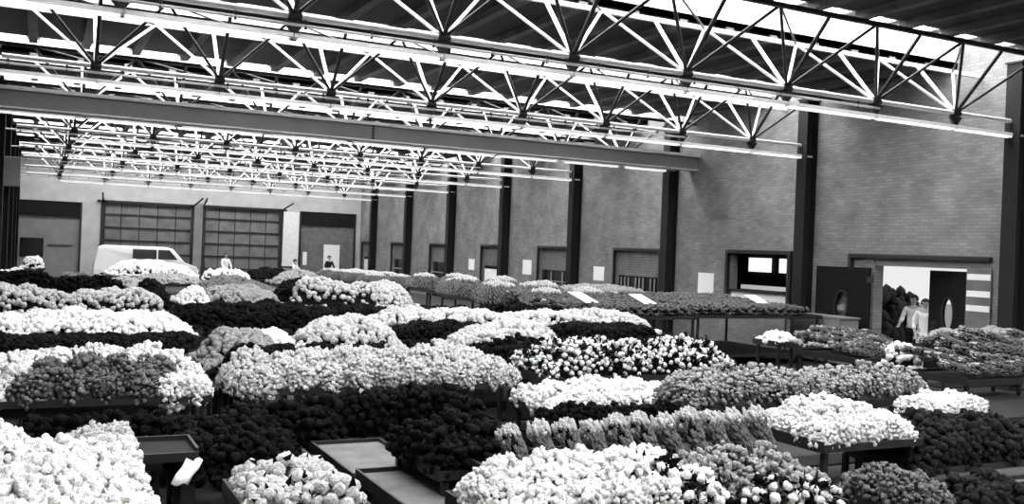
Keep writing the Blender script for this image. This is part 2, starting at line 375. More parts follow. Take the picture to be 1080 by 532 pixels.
boxes('baseboard_back', [(13.05,14.15,YB-.25,YB,0,.35),(13.05,14.15,YB-.25,YB-.2,.9,1.0)], M['steel'], kind='structure')
o = box('pillar_cladding', (13.1,14.1,YB-.06,YB-.002,1.0,4.3), M['paint'], bevel=.01); tag(o, 'pale cladding on the pillar between the panelled door and the right loading bay', 'pillar')
o = box('pillar_cladding', (7.98,8.44,YB-.14,YB-.065,0,4.5), M['grey'], bevel=.01); tag(o, 'narrow pale pillar between the two panelled doors', 'pillar')
# ------------------------------------------------------------------ flowers
def ico(sub):
    bm = bmesh.new(); bmesh.ops.create_icosphere(bm, subdivisions=sub, radius=1)
    v = np.array([p.co[:] for p in bm.verts]); f = np.array([[q.index for q in p.verts] for p in bm.faces]); bm.free(); return v, f
ICO = {s: ico(s) for s in (1,2,3)}
def blobs(name, cen, rad, sub=2, jit=.2, squash=None, smooth=True, mats=None, mi=None, r=rng):
    """many petalled blobs in one mesh"""
    v, f = ICO[sub]; n = len(cen); cen = np.asarray(cen, float); rad = np.asarray(rad, float).reshape(n,1,1)
    j = 1 + jit*(r.random((n,len(v),1))-.5)*2
    q = v[None]*j
    if squash is not None: q = q*np.asarray(squash)[:,None,:] if np.ndim(squash)==2 else q*np.asarray(squash)
    P = (cen[:,None,:] + q*rad).reshape(-1,3); F = (f[None] + (np.arange(n)*len(v))[:,None,None]).reshape(-1,3)
    me = bpy.data.meshes.new(name); me.vertices.add(len(P)); me.vertices.foreach_set('co', P.ravel())
    me.loops.add(F.size); me.loops.foreach_set('vertex_index', F.ravel().astype(np.int32))
    me.polygons.add(len(F)); me.polygons.foreach_set('loop_start', np.arange(len(F), dtype=np.int32)*3)
    me.polygons.foreach_set('use_smooth', np.full(len(F), smooth))
    if mats:
        for m in mats: me.materials.append(m)
        if mi is not None: me.polygons.foreach_set('material_index', np.repeat(mi, len(f)).astype(np.int32))
    me.update(calc_edges=True); me.validate(); return me
def leaves(name, cen, nrm, size, m, r=rng):
    """pointed leaves, each a folded diamond of four triangles"""
    V, F = [], []
    for c, n_ in zip(cen, nrm):
        c = Vector(c); n_ = (Vector(n_)+Vector(r.normal(0,.5,3))).normalized(); t_ = n_.orthogonal().normalized()
        t_ = Matrix.Rotation(r.random()*2*PI, 3, n_) @ t_; b_ = n_.cross(t_); s = size*(.7+.6*r.random()); i = len(V)
        V += [c, c+(t_*.5+b_*.22+n_*.1)*s, c+(t_*1.1+n_*.25)*s, c+(t_*.5-b_*.22+n_*.1)*s, c+t_*.55*s]
        F += [(i,i+1,i+4),(i+1,i+2,i+4),(i+2,i+3,i+4),(i+3,i,i+4)]
    me = bpy.data.meshes.new(name); me.from_pydata([tuple(v) for v in V], [], F); me.materials.append(m); return me
def dome_pts(n, R, r=rng, zmin=-.1, jit=.12):
    k = np.arange(n)+.5; z = 1-(1-zmin)*k/n; a = k*PI*(1+5**.5); s = np.sqrt(np.maximum(0,1-z*z))
    p = np.stack([s*np.cos(a), s*np.sin(a), z], 1); return p*R*(1+jit*(r.random((n,1))-.5)*2)
def stems_mesh(n, R, L, m):
    bm = bmesh.new()
    for k in range(n):
        a = 2*PI*k/n; r0, r1 = R*.35, R*.75
        p, q = Vector((r0*math.cos(a)*.5, r0*math.sin(a)*.5, -L)), Vector((r1*math.cos(a), r1*math.sin(a), 0))
        d = (q-p).normalized(); u = d.orthogonal().normalized()*.006; w_ = d.cross(u)
        A = [bm.verts.new(p+e) for e in (u,w_,-u,-w_)]; B = [bm.verts.new(q+e) for e in (u,w_,-u,-w_)]
        for j in range(4): bm.faces.new((A[j],A[(j+1)%4],B[(j+1)%4],B[j]))
    me = done(bm,'stems'); me.materials.append(m); return me
def make_variants(kind, tone, n=4):
    out = []
    for v in range(n):
        tm = TONE[tone]
        if kind == 'fluff':
            c = dome_pts(85,.175,jit=.16); b = blobs('blooms', c, rng.uniform(.02,.036,len(c)), 2, .5, mats=[tm]); lf, R = leaves('leaves', dome_pts(14,.13,zmin=-.4), dome_pts(14,1,zmin=-.4), .07, M['leafgrey']), .17
        elif kind == 'mum':
            c = dome_pts(20,.16,jit=.05); b = blobs('blooms', c, rng.uniform(.042,.056,len(c)), 3, .13, mats=[tm]); lf, R = leaves('leaves', dome_pts(20,.16,zmin=-.4), dome_pts(20,1,zmin=-.4), .1, M['leaf']), .16
        elif kind == 'fine':
            c = dome_pts(80,.17,jit=.22); b = blobs('blooms', c, rng.uniform(.016,.034,len(c)), 2, .3, mats=[tm]); lf, R = leaves('leaves', dome_pts(50,.15), dome_pts(50,1), .08, M['leafgrey']), .17
        elif kind == 'dark':
            c = dome_pts(30,.18,jit=.2); b = blobs('blooms', c, rng.uniform(.03,.055,len(c)), 2, .3, mats=[tm]); lf, R = leaves('leaves', dome_pts(70,.18), dome_pts(70,1), .06, M['leaf']), .18
        elif kind == 'spot':
            c = dome_pts(22,.18,jit=.1); mi = (rng.random(len(c)) < .18).astype(int)
            b = blobs('blooms', c, rng.uniform(.028,.042,len(c)), 2, .2, mats=[tm, TONE['dark']], mi=mi); lf, R = leaves('leaves', dome_pts(60,.165), dome_pts(60,1), .1, M['leaf']), .18
        out.append((b, lf, stems_mesh(9, R, .3, M['leafgrey'])))
    return out
VAR = {}
KINDNAME = dict(fluff='flower_bunch', mum='chrysanthemum_bunch', fine='filler_flower_bunch', dark='foliage_bunch', spot='daisy_bunch')
KINDCAT = dict(fluff='flowers', mum='flowers', fine='flowers', dark='foliage', spot='flowers')
def place_bunch(kind, tone, p, nrm, sc, label, group):
    key = (kind, tone)
    if key not in VAR: VAR[key] = make_variants(kind, tone)
    b, lf, st = random.choice(VAR[key])
    t = thing(KINDNAME[kind], label, KINDCAT[kind], p, 0, group)
    q = Vector(nrm).to_track_quat('Z','Y') @ Matrix.Rotation(random.random()*2*PI, 3, 'Z').to_quaternion()
    t.rotation_mode = 'QUATERNION'; t.rotation_quaternion = q; t.scale = (sc,sc,sc*random.uniform(.85,1.15))
    obj('blooms', b, None, t); obj('leaves', lf, None, t)
    if kind in ('mum','lean'): obj('stems', st, None, t)
    return t
class Mound:
    """rounded long heap: superellipse footprint, lumpy top"""
    def __init__(s, X0, X1, Y0, Y1, Z, h, slope=0):
        s.a = (X0,X1,Y0,Y1,Z,h); s.sl = slope; s.ph = rng.random(4)*6
    def h(s, x, y):
        X0,X1,Y0,Y1,Z,h = s.a; u = abs(2*(x-X0)/(X1-X0)-1); v = abs(2*(y-Y0)/(Y1-Y0)-1)
        # ends fall over about half the depth
        L = X1-X0; D = Y1-Y0; e = min(.5, .45*D/L); uu = max(0, (u-(1-2*e))/(2*e))
        f = max(0, 1-uu**2.2-v**2.4)**.55
        n = .1*math.sin(2.1*x+s.ph[0])+.07*math.sin(4.7*x+s.ph[1]+y)+.04*math.sin(9*x+5*y+s.ph[2])
        f *= 1 - s.sl*max(0, min(1, (x-X0)/(X1-X0)*2-1))
        return h*f*(1+n*f)
    def pt(s, x, y): return Vector((x, y, s.a[4]+s.h(x,y)))
    def nrm(s, x, y):
        e = .03; return Vector((s.h(x-e,y)-s.h(x+e,y), s.h(x,y-e)-s.h(x,y+e), 2*e)).normalized()
    def core(s, m, drop=.1):
        X0,X1,Y0,Y1,Z,h = s.a; nx, ny = 24, 10; V, F = [], []
        for i in range(nx+1):
            for j in range(ny+1):
                x = X0+(X1-X0)*i/nx; y = Y0+(Y1-Y0)*j/ny; V.append((x,y,Z+max(.005, s.h(x,y)-drop)))
        for i in range(nx+1):
            for j in range(ny+1): V.append((V[i*(ny+1)+j][0], V[i*(ny+1)+j][1], Z+.001))
        n = (nx+1)*(ny+1)
        for i in range(nx):
            for j in range(ny):
                a = i*(ny+1)+j; F.append((a,a+ny+1,a+ny+2,a+1)); F.append((n+a,n+a+1,n+a+ny+2,n+a+ny+1))
        me = bpy.data.meshes.new('bed'); me.from_pydata(V,[],F); me.materials.append(m); return me
def trolley(label, X0, X1, Y0, Y1, Z, top=None, group=None):
    t = thing('flower_trolley', label, 'trolley', ((X0+X1)/2,(Y0+Y1)/2,0), 0, group)
    hx, hy = (X1-X0)/2, (Y1-Y0)/2
    box('table_top', (-hx,hx,-hy,hy,Z-.04,Z-.005), top or M['cart'], t)
    boxes('rim', [(-hx-.02,hx+.02,-hy-.02,-hy,Z-.06,Z+.005),(-hx-.02,hx+.02,hy,hy+.02,Z-.07,Z+.03),(-hx-.02,-hx,-hy,hy,Z-.07,Z+.03),(hx,hx+.02,-hy,hy,Z-.07,Z+.03)], M['rim'], t)
    lx, ly = hx-.06, hy-.06
    for sx in (-1,1):
        for sy in (-1,1):
            g = box('leg', (sx*lx-.025,sx*lx+.025,sy*ly-.025,sy*ly+.025,.1,Z-.04), M['steel'], t)
            c = obj('castor', lathe('castor', [(.05,-.018),(.06,-.008),(.06,.008),(.05,.018)], 14), M['rubber'], g)
            c.rotation_euler = (PI/2,0,0); c.location = (sx*lx, sy*ly, .06)
    boxes('lower_shelf', [(-lx,lx,-ly,ly,.2,.225)], M['cart'], t)
    return t
# (key, X0, X1, Y0, Y1, deck height, heap height, bunch type, tone, spacing, description)
HEAPS = [
    ('A', -1.17, 0.59, 4.91, 6.78, 0.9, 0.45, 'fluff', 'white', 0.3, 'big bright white heap filling the bottom left corner'),
    ('B', 0.21, 0.63, 6.94, 7.44, 0.9, 0.18, 'fluff', 'pale', 0.24, 'small pale heap just behind the bottom left white heap'),
    ('E', 1.07, 1.7, 5.19, 5.99, 0.9, 0.19, 'mum', 'pale', 0.27, 'pale chrysanthemum heap at the bottom edge, left of centre'),
    ('F', 0.99, 1.85, 7.18, 8.48, 0.7, 0.16, 'dark', 'dark', 0.32, 'black foliage heap behind the pale chrysanthemums'),
    ('H', -0.68, 1.53, 9.42, 10.77, 0.9, 0.41, 'fluff', 'white', 0.31, 'long left white heap with a grey patch'),
    ('I', 1.8, 5.01, 9.69, 10.69, 0.9, 0.36, 'fluff', 'pale', 0.31, 'long pale heap on the trolley left of centre'),
    ('J', 2.62, 3.34, 6.27, 7.37, 0.8, 0.28, 'dark', 'dark', 0.31, 'black rounded heap in the lower middle'),
    ('J2', 2.78, 4.14, 9.04, 9.53, 0.5, 0.46, 'dark', 'dark', 0.36, 'low black heap below the long pale trolley heap'),
    ('J3', 1.55, 2.75, 8.9, 9.65, 0.45, 0.4, 'dark', 'dark', 0.36, 'low black heap between the aisle rail and long trolley'),
    ('F2', -0.16, 1.08, 8.91, 9.26, 0.4, 0.42, 'dark', 'dark', 0.36, 'low black heap below the long left white heap'),
    ('K', 4.75, 6.59, 8.31, 9.41, 0.75, 0.27, 'fluff', 'white', 0.28, 'short bright white heap just below the spotted heap'),
    ('L', 4.28, 5.88, 7.74, 8.09, 0.75, 0.13, 'dark', 'dark', 0.26, 'black row before the short white heap'),
    ('M', 2.91, 5.37, 5.9, 6.45, 0.85, 0.26, 'lean', 'mid', 0.0, 'leaning row at the lower middle'),
    ('N', 2.35, 3.94, 4.59, 5.49, 0.85, 0.32, 'fluff', 'white', 0.27, 'bright white heap at the bottom edge, right of centre'),
    ('O', 3.97, 4.74, 4.47, 5.47, 0.85, 0.33, 'fine', 'light', 0.27, 'light grey heap right of the leaning sheaves'),
    ('P', 4.9, 5.29, 4.07, 4.77, 0.85, 0.27, 'fine', 'mid', 0.25, 'mottled grey heap at the bottom beside the pale floor'),
    ('Q', 5.79, 6.46, 4.33, 4.83, 0.7, 0.22, 'dark', 'darkgrey', 0.27, 'dark leafy heap in the bottom right corner'),
    ('R', 5.78, 9.27, 7.59, 8.15, 0.9, 0.38, 'fine', 'light', 0.29, 'long light grey heap in the right middle'),
    ('S', 6.05, 7.24, 6.01, 6.91, 0.85, 0.32, 'fluff', 'white', 0.27, 'bright white heap before the long light grey heap'),
    ('T', 7.16, 8.97, 5.9, 6.8, 0.6, 0.37, 'dark', 'darkgrey', 0.31, 'dark leafy heap on the crate at the right edge'),
    ('T2', 8.42, 9.41, 6.93, 7.43, 0.85, 0.19, 'fluff', 'white', 0.26, 'small white heap behind the dark leafy right heap'),
    ('U', 5.3, 8.23, 9.63, 10.73, 0.95, 0.42, 'spot', 'white', 0.27, 'black and white spotted heap right of centre'),
    ('V', 5.33, 6.54, 10.92, 11.92, 0.9, 0.27, 'dark', 'dark', 0.34, 'black heap left of the black and white spotted heap'),
    ('AA', 10.96, 13.58, 8.43, 9.32, 0.95, 0.54, 'long', 'mid', 0.0, 'heap of long grey streaky bunches lying at the right edge'),
    ('AB', 11.37, 13.04, 10.76, 11.96, 0.95, 0.34, 'long', 'mid', 0.0, 'domed grey heap left of the long streaky bunches'),
    ('AC', 12.53, 13.46, 12.53, 13.43, 0.9, 0.26, 'fluff', 'light', 0, 'small grey heap below the black swing door'),
    ('AD', 11.01, 11.46, 9.48, 9.98, 0.9, 0.32, 'fluff', 'white', 0, 'small white heap beside the long streaky bunches'),
    ('AE', 14.91, 17.09, 11.96, 12.56, 0.95, 0.27, 'fluff', 'light', 0, 'light fluffy band of flowers behind the long streaky bunches'),
    ('AF', 12.37, 12.94, 13.54, 14.14, 0.9, 0.15, 'fluff', 'white', 0, 'low white heap before the second column'),
    ('C1', -1.1, 2.2, 14.97, 16.57, 0.9, 0.28, 'fluff', 'white', 0, 'wide white heap behind the long left white heap'),
    ('C2', -1.38, 2.14, 18.58, 19.47, 0.9, 0.47, 'fluff', 'pale', 0, 'broad pale heap in the left middle distance'),
    ('C3', -1.0, 2.2, 13.48, 14.48, 0.9, 0.13, 'dark', 'dark', 0, 'black strip between the two left white heaps'),
    ('D1', 1.82, 2.75, 11.51, 12.71, 0.9, 0.37, 'fluff', 'light', 0, 'small grey heap behind the long pale trolley heap'),
    ('D2', 1.95, 2.94, 10.85, 11.55, 0.9, 0.25, 'dark', 'dark', 0, 'black heap touching the long pale trolley heap'),
    ('D3', 2.55, 3.2, 12.67, 13.47, 0.9, 0.25, 'fluff', 'white', 0, 'small white heap between two black heaps left of centre'),
    ('D4', 2.05, 6.26, 16.56, 18.06, 0.9, 0.33, 'dark', 'dark', 0, 'wide black band of foliage across the left middle'),
    ('D4b', 6.42, 9.84, 16.96, 17.56, 0.9, 0.35, 'dark', 'dark', 0, 'narrow black band continuing towards the wall trolleys'),
    ('D5', 3.36, 4.87, 12.89, 14.39, 0.9, 0.36, 'fluff', 'pale', 0, 'pale heap directly behind the long pale trolley heap'),
    ('D6', 3.21, 4.79, 12.37, 12.72, 0.9, 0.14, 'dark', 'dark', 0, 'thin black line behind the long pale trolley heap'),
    ('D7', 5.02, 6.69, 13.76, 14.76, 0.9, 0.27, 'dark', 'dark', 0, 'black double heap in the centre'),
    ('D8', 5.09, 10.93, 15.24, 16.4, 0.9, 0.35, 'fluff', 'pale', 0, 'long light heap crossing the centre'),
    ('D9', 5.54, 7.29, 12.27, 13.67, 0.9, 0.35, 'fluff', 'pale', 0, 'light heap right of the black double heap'),
    ('D10', 8.07, 10.18, 14.13, 14.93, 0.9, 0.23, 'dark', 'dark', 0, 'dark heap below the striped wall trolley'),
    ('E1', -1.14, 1.96, 25.33, 26.01, 0.8, 0.56, 'dark', 'dark', 0, 'black foliage bed in the left distance'),
    ('E2', -1.16, -0.2, 31.26, 32.86, 0.95, 0.32, 'fluff', 'white', 0, 'small white heap at the far left edge'),
    ('E3', -0.62, 0.19, 42.32, 43.82, 1.0, 0.4, 'fluff', 'white', 0, 'distant white heap in front of the left loading bay'),
    ('E4', 0.28, 1.9, 28.37, 31.37, 0.9, 0.33, 'fluff', 'mid', 0, 'grey heap in the left distance'),
    ('E5', 1.55, 2.5, 26.17, 28.21, 0.9, 0.43, 'fluff', 'light', 0, "pale heap in front of the van's rear wheels"),
    ('E6', 2.36, 5.48, 37.64, 40.64, 0.95, 0.49, 'fluff', 'white', 0, 'white heap right in front of the van'),
    ('E7', 2.04, 2.7, 22.28, 24.78, 0.85, 0.49, 'dark', 'dark', 0, 'black heap in front of the van, nearer the camera'),
    ('E8', 0.98, 1.82, 19.63, 21.13, 0.9, 0.22, 'fluff', 'white', 0, 'white heap beside the black heap in the left middle'),
    ('E9', 2.86, 3.51, 21.99, 23.49, 0.95, 0.27, 'fluff', 'white', 0, 'narrow white heap in the left middle distance'),
    ('E10', 4.78, 6.33, 31.79, 32.66, 0.95, 0.48, 'fluff', 'white', 0, 'white heap in front of the man in the white shirt'),
    ('E11', 3.43, 5.12, 21.65, 24.25, 0.9, 0.41, 'fluff', 'light', 0, 'wide grey heap in the middle distance'),
    ('E12', 7.16, 9.15, 36.05, 39.05, 0.9, 0.45, 'dark', 'dark', 0, 'distant black heap in front of the pale pillar'),
    ('E13', 5.12, 6.44, 22.54, 24.25, 0.85, 0.54, 'dark', 'dark', 0, 'black blob of a heap in the middle distance'),
    ('E14', 5.28, 7.35, 21.59, 22.38, 0.9, 0.59, 'fluff', 'pale', 0, 'smooth pale heap below the distant white doorway'),
    ('E15', 7.29, 8.55, 21.95, 24.45, 0.9, 0.49, 'fluff', 'pale', 0, 'pale sloping heap near the wall trolleys'),
    ('E16', 2.99, 5.01, 32.82, 35.82, 0.9, 0.25, 'fluff', 'light', 0, 'pale heap in the distance between van and loading door'),
    ('E17', 3.66, 5.78, 24.41, 27.41, 0.9, 0.45, 'fluff', 'mid', 0, 'grey heap in the distance behind the wide grey heap'),
    ('E18', 7.67, 9.37, 33.32, 35.89, 0.9, 0.42, 'fluff', 'light', 0, 'distant pale heap left of the two standing people'),
    ('W1', 9.86, 12.79, 16.61, 18.13, 1.15, 0.39, 'flat', 'mid', 0, 'striped flower rows left of the corner of two wall trolleys'),
    ('W2', 13.17, 16.78, 17.0, 20.4, 1.15, 0.32, 'flat', 'mid', 0, 'striped flower rows below the lit hatch'),
    ('W3', 9.79, 10.17, 18.29, 20.93, 1.15, 0.51, 'dome', 'mid', 0, 'domed grey bunches left of the white-carded wall trolley'),
    ('W4', 9.99, 10.98, 21.09, 24.31, 1.15, 0.54, 'dome', 'mid', 0, 'domed grey bunches in the middle of the wall row'),
    ('W5', 10.48, 11.34, 24.47, 28.47, 1.15, 0.48, 'dome', 'light', 0, 'light edged domed bunches further along the wall row'),
    ('W6', 9.52, 11.78, 29.78, 35.78, 1.15, 0.36, 'dome', 'mid', 0, 'farthest domed bunches of the wall row'),
    ('W7', 13.3, 16.19, 22.23, 25.23, 1.15, 0.32, 'fluff', 'light', 0, 'light fluffy heap behind the white-carded wall trolley'),
]
NOTROLLEY = {'D6','L'}
for key, X0, X1, Y0, Y1, Z, h, ty, tone, ind, desc in HEAPS:
    ov = -.01 if ind else .03
    if key not in NOTROLLEY:
        trolley('dark flower trolley carrying the ' + desc, X0-ov, X1+ov + (.42 if key == 'B' else 0), Y0-ov, Y1+ov, Z)
    if ind: m = Mound(X0+.05,X1-.05,Y0+.05,Y1-.05,Z,max(.08,h-.10), .8 if key == 'A' else 0)
    else: m = Mound(X0,X1,Y0,Y1,Z,h)
    noun = 'foliage' if ty == 'dark' else 'flowers'
    if ind and ty in ('fluff','mum','fine','dark','spot'):
        bed = obj('flower_bed', m.core(M['leaf'] if tone in ('dark','darkgrey') or ty == 'spot' else M['leafgrey'], .09 if ind else .06))
        tag(bed, 'packed stems underneath the ' + desc, 'stems', None, 'stuff')
    if ind:
        nx = max(1, round((X1-X0)/ind)); ny = max(1, round((Y1-Y0)/ind)); sx = (X1-X0)/nx; sy = (Y1-Y0)/ny
        for j in range(ny+1):
            for i in range(nx+1):
                x = X0+sx*(i+.5*(j%2)) + random.uniform(-.03,.03); y = Y0+sy*j*.97 + .03 + random.uniform(-.03,.03)
                x = min(max(x, X0+.13), X1-.13); y = min(max(y, Y0+.14), Y1-.12)
                p = m.pt(x,y); n = m.nrm(x,y); sc = ind/.30*random.uniform(.88,1.12)
                kd, tn = ty, tone
                if key == 'H' and j <= 1 and .25 < (x-X0)/(X1-X0) < .8: tn, kd = 'mid', 'fine'
                if key == 'N' and j <= 1 and .6 < (x-X0)/(X1-X0) < .98 and random.random() < .6: kd, tn = 'spot', 'white'
                if key == 'O' and j <= 0: kd, tn = 'spot', 'white'
                if key == 'U' and j >= ny-1 and (x-X0)/(X1-X0) > .3: kd, tn = 'fluff', 'white'
                lab = {'white':'white','pale':'pale','light':'light grey','mid':'grey','dark':'black','darkgrey':'dark leafy'}[tn]
                look = {'fluff':'fluffy','mum':'round-headed','fine':'fine-textured','dark':'spiky','spot':'dark-centred'}[kd]
                edge = min(x-X0, X1-x, y-Y0); sc *= 1 if edge > .2 else .88
                p.z = max(p.z-.09*sc, Z+.0)
                if p.z < Z+.03: n = (n+Vector((0,-.5,.2))).normalized()
                place_bunch(kd, tn, p, n, sc, '%s %s bunch in the %s' % (look, lab, desc), '%s %s bunches, %s' % (look, lab, desc))
    elif ty in ('fluff','dark'):
        # distant heap: nobody could count the blooms
        step = .06 if Y0 < 20 else .075
        cen, rad = [], []
        lump = rng.random(3)*6
        x = X0
        while x <= X1:
            y = Y0
            while y <= Y1:
                xx, yy = x+random.uniform(-.05,.05), y+random.uniform(-.05,.05); hh = m.h(xx,yy)
                lum = .07*abs(math.sin(xx*7+lump[0])*math.sin(yy*6+lump[1]+xx*2))
                cen.append((xx,yy,Z+max(hh-.02,.0)+lum*min(1,h/.3))); rad.append(step*random.uniform(.55,.95)); y += step
            x += step
        o = obj('flower_heap' if ty == 'fluff' else 'foliage_heap', blobs('heap', cen, rad, 1 if Y0 > 26 else 2, .3, mats=[TONE[tone]]))
        tag(o, desc, noun, None, 'stuff'); obj('stems', m.core(M['leaf'], .05), None, o)
# leaning bunches, long bunches, rows and domes -------------------------------------------------
def long_bunch(L, R, tone, n=110, taper=.45, head=1.0):
    """a sheaf lying along +X: stems at the origin end, fluffy heads at the far end"""
    t = rng.random(n)**.8; a = rng.random(n)*2*PI; rr = R*(taper+(1-taper)*t)*rng.uniform(.7,1.05,n)
    rr = np.where(t > .85, rr*np.sqrt(np.maximum(0, 1-((t-.85)/.17)**2)), rr)
    c = np.stack([t*L, rr*np.cos(a), rr*np.sin(a)],1); sq = np.stack([rng.uniform(1.2,2.4,n),np.ones(n),np.ones(n)],1)
    mi = (t+rng.normal(0,.06,n) > head).astype(int)
    return blobs('blooms', c, rng.uniform(.016,.032,n)*(R/.13), 2, .5, squash=sq, mats=[TONE[tone], TONE['pale']], mi=mi)
def sheaf_core(L, R, m):
    me = lathe('stems', [(R*.3,0),(R*.55,L*.2),(R*.8,L*.6),(R*.8,L*.85),(R*.4,L)], 12); me.transform(Matrix.Rotation(PI/2,4,'Y')); me.materials.append(m); return me
def sheaf(pool, p, d, label, group, roll=0, sc=1, name='flower_sheaf'):
    bl, cr = random.choice(pool); t = thing(name, label, 'flowers', p, 0, group)
    t.rotation_mode = 'QUATERNION'; t.rotation_quaternion = Vector(d).to_track_quat('X','Z'); t.scale = (sc,sc,sc)
    obj('blooms', bl, None, t); obj('stems', cr, None, t); return t
leanpool = [(long_bunch(.46,.125,'mid',260,.5,.72), sheaf_core(.44,.12,M['leaf'])) for _ in range(4)]
longpool = [(long_bunch(.95,.11,'mid',220,.6,.97), sheaf_core(.9,.1,M['leaf'])) for _ in range(4)]
rowpool = [(long_bunch(1.75,.12,'mid',260,.85), sheaf_core(1.7,.11,M['leaf'])) for _ in range(3)]
domepool = []
for _ in range(3):
    c = dome_pts(420,1,zmin=0,jit=.04); c[:,0] *= .85; c[:,1] *= .5; c[:,2] *= .42
    mi = ((c[:,2] < .345)).astype(int)
    edge = blobs('blooms', c, rng.uniform(.035,.055,len(c)), 1, .3, mats=[TONE['pale'], TONE['mid']], mi=mi)
    core = lathe('stems', [(.9,0),(.85,.15),(.6,.30),(.2,.38)], 20); core.transform(Matrix.Diagonal((.85,.5,1,1))); core.materials.append(M['leafgrey']); domepool.append((edge, core))
for key, X0, X1, Y0, Y1, Z, h, ty, tone, ind, desc in HEAPS:
    if ty == 'lean':
        n = 11
        for k in range(n):
            x = X0+.2+(X1-X0-.2)*k/(n-1)
            sheaf(leanpool, (x+.02, Y0+.05+random.uniform(-.02,.02), Z+.04), (-.28+random.uniform(-.08,.08), .45, .8), 'grey pale-tipped sheaf in the ' + desc, 'leaning grey sheaves', sc=random.uniform(.62,.74)*(h+.2)/.46)
    if ty == 'long':
        m = Mound(X0,X1,Y0,Y1,Z,h)
        nk = max(3, round((X1-X0)/.24)); nj = max(4, round((Y1-Y0)/.14))
        for j in range(nj):
            for k in range(nk):
                x = X0+.42+(X1-X0-.40)*k/nk+random.uniform(-.11,.11); y = Y0+.06+(Y1-Y0-.15)*j/(nj-1)
                z = Z+.05+(h-.16)*min(1, j/(nj*.55))*min(1, .35+1.1*(x-X0-.3)/max(.5,.5*(X1-X0)))
                z += random.uniform(-.03,.04); sheaf(longpool, (x,y,z), (-1,.3+random.uniform(-.2,.2),.22+random.uniform(-.08,.08)), 'long streaky sheaf in the ' + desc, 'streaky sheaves, ' + desc, sc=random.uniform(.46,.56))
    if ty == 'flat':
        n = int((X1-X0)/.26)
        for k in range(n):
            for j in range(2):
                x = X0+.14+.26*k
                sheaf(rowpool, (x, Y0+.05+1.75*j, Z+.11+.05*j), (.0,1,.02+.03*j), 'low grey ridge in the ' + desc, 'low ridges, ' + desc, sc=1.0)
    if ty == 'dome':
        nx = 2; ny = max(2, int((Y1-Y0)/1.4))
        for j in range(ny):
            for i in range(nx):
                bl, cr = random.choice(domepool)
                t = thing('flower_sheaf', 'dome-shaped sheaf in the ' + desc, 'flowers', (X0+.45+1.15*i+random.uniform(-.2,.2), Y0+.6+(Y1-Y0-.8)*j/(ny-1)+random.uniform(-.2,.2), Z), random.uniform(-.25,.25), 'domed sheaves, ' + desc)
                s_ = h/.42*random.uniform(.85,1.05); t.scale = (.72,1.0,s_); obj('blooms', bl, None, t); obj('stems', cr, None, t)
# ------------------------------------------------------------------ loose things
for x,y,z,rz,lab in ((10.15,16.95,1.52,.3,'white card lying at the left front of the wall trolley'),(12.1,17.6,1.46,.2,'white card lying in the middle of the wall trolley'),(15.9,18.2,1.46,.1,'white card at the right of the wall trolley below the lit hatch')):
    t = thing('price_card', lab, 'card', (x,y,z), rz); o = box('card', (-.2,.2,-.28,.28,-.005,.005), M['paper'], t); o.rotation_euler = (.35,0,0)
    o = box('clip', (-.03,.03,-.3,-.26,-.01,.02), M['steel'], t); o.rotation_euler = (.35,0,0)
# empty trolleys in the foreground
trolley('empty grey topped trolley at the bottom edge left of the bright white heap', 2.3, 3.0, 6.0, 7.15, .62, M['cartgrey'])
trolley('narrow pale trolley below the black heap in the lower middle', 2.32, 2.95, 7.3, 8.6, .55, M['cartgrey'])
trolley('low empty pale boarded trolley in the bottom right corner', 6.9, 9.0, 5.2, 5.82, .45, M['cartgrey'])
# rails of the aisle between the trolleys
t = thing('floor_rail', 'dark double steel rail running down the aisle at the lower middle', 'rail', (2.1,0,0))
for s in (-1,1): box('rail', (s*.07-.02,s*.07+.02,4.5,12.5,.5,.56), M['steel'], t)
for k in range(9): box('support', (-.1,.1,4.6+.95*k,4.65+.95*k,0,.5), M['steel'], t)
t = thing('paper_sheet', 'crumpled white paper hanging over the trolley edge at the lower left', 'paper', (1.02,6.9,.86))
bm = bmesh.new(); g = [[bm.verts.new((.11*i/5-.05-.035*j+.008*math.sin(j*2.), -.03*j+.01*math.sin(i*2.3+j), -.05*j+.012*math.cos(i*1.7))) for j in range(4)] for i in range(6)]
for i in range(5):
    for j in range(3): bm.faces.new((g[i][j],g[i+1][j],g[i+1][j+1],g[i][j+1]))
o = obj('sheet', done(bm,'sheet',True), M['paper'], t); md = o.modifiers.new('s','SOLIDIFY'); md.thickness = .003
# bush outside
c = dome_pts(260, 1, zmin=-.9, jit=.3); c = c*np.array([.8,.6,.75])+np.array([0,0,.8])
b = bpy.data.objects.new('x', None)
bush = [o for o in bpy.data.objects if o.name.startswith('bush')][0]; bpy.data.objects.remove(b)
obj('leaves', blobs('leaves', c, rng.uniform(.1,.22,len(c)), 1, .4, mats=[M['bush']]), None, bush); strut('trunk', (0,0,0), (0,0,.9), .06, M['steel'], bush)
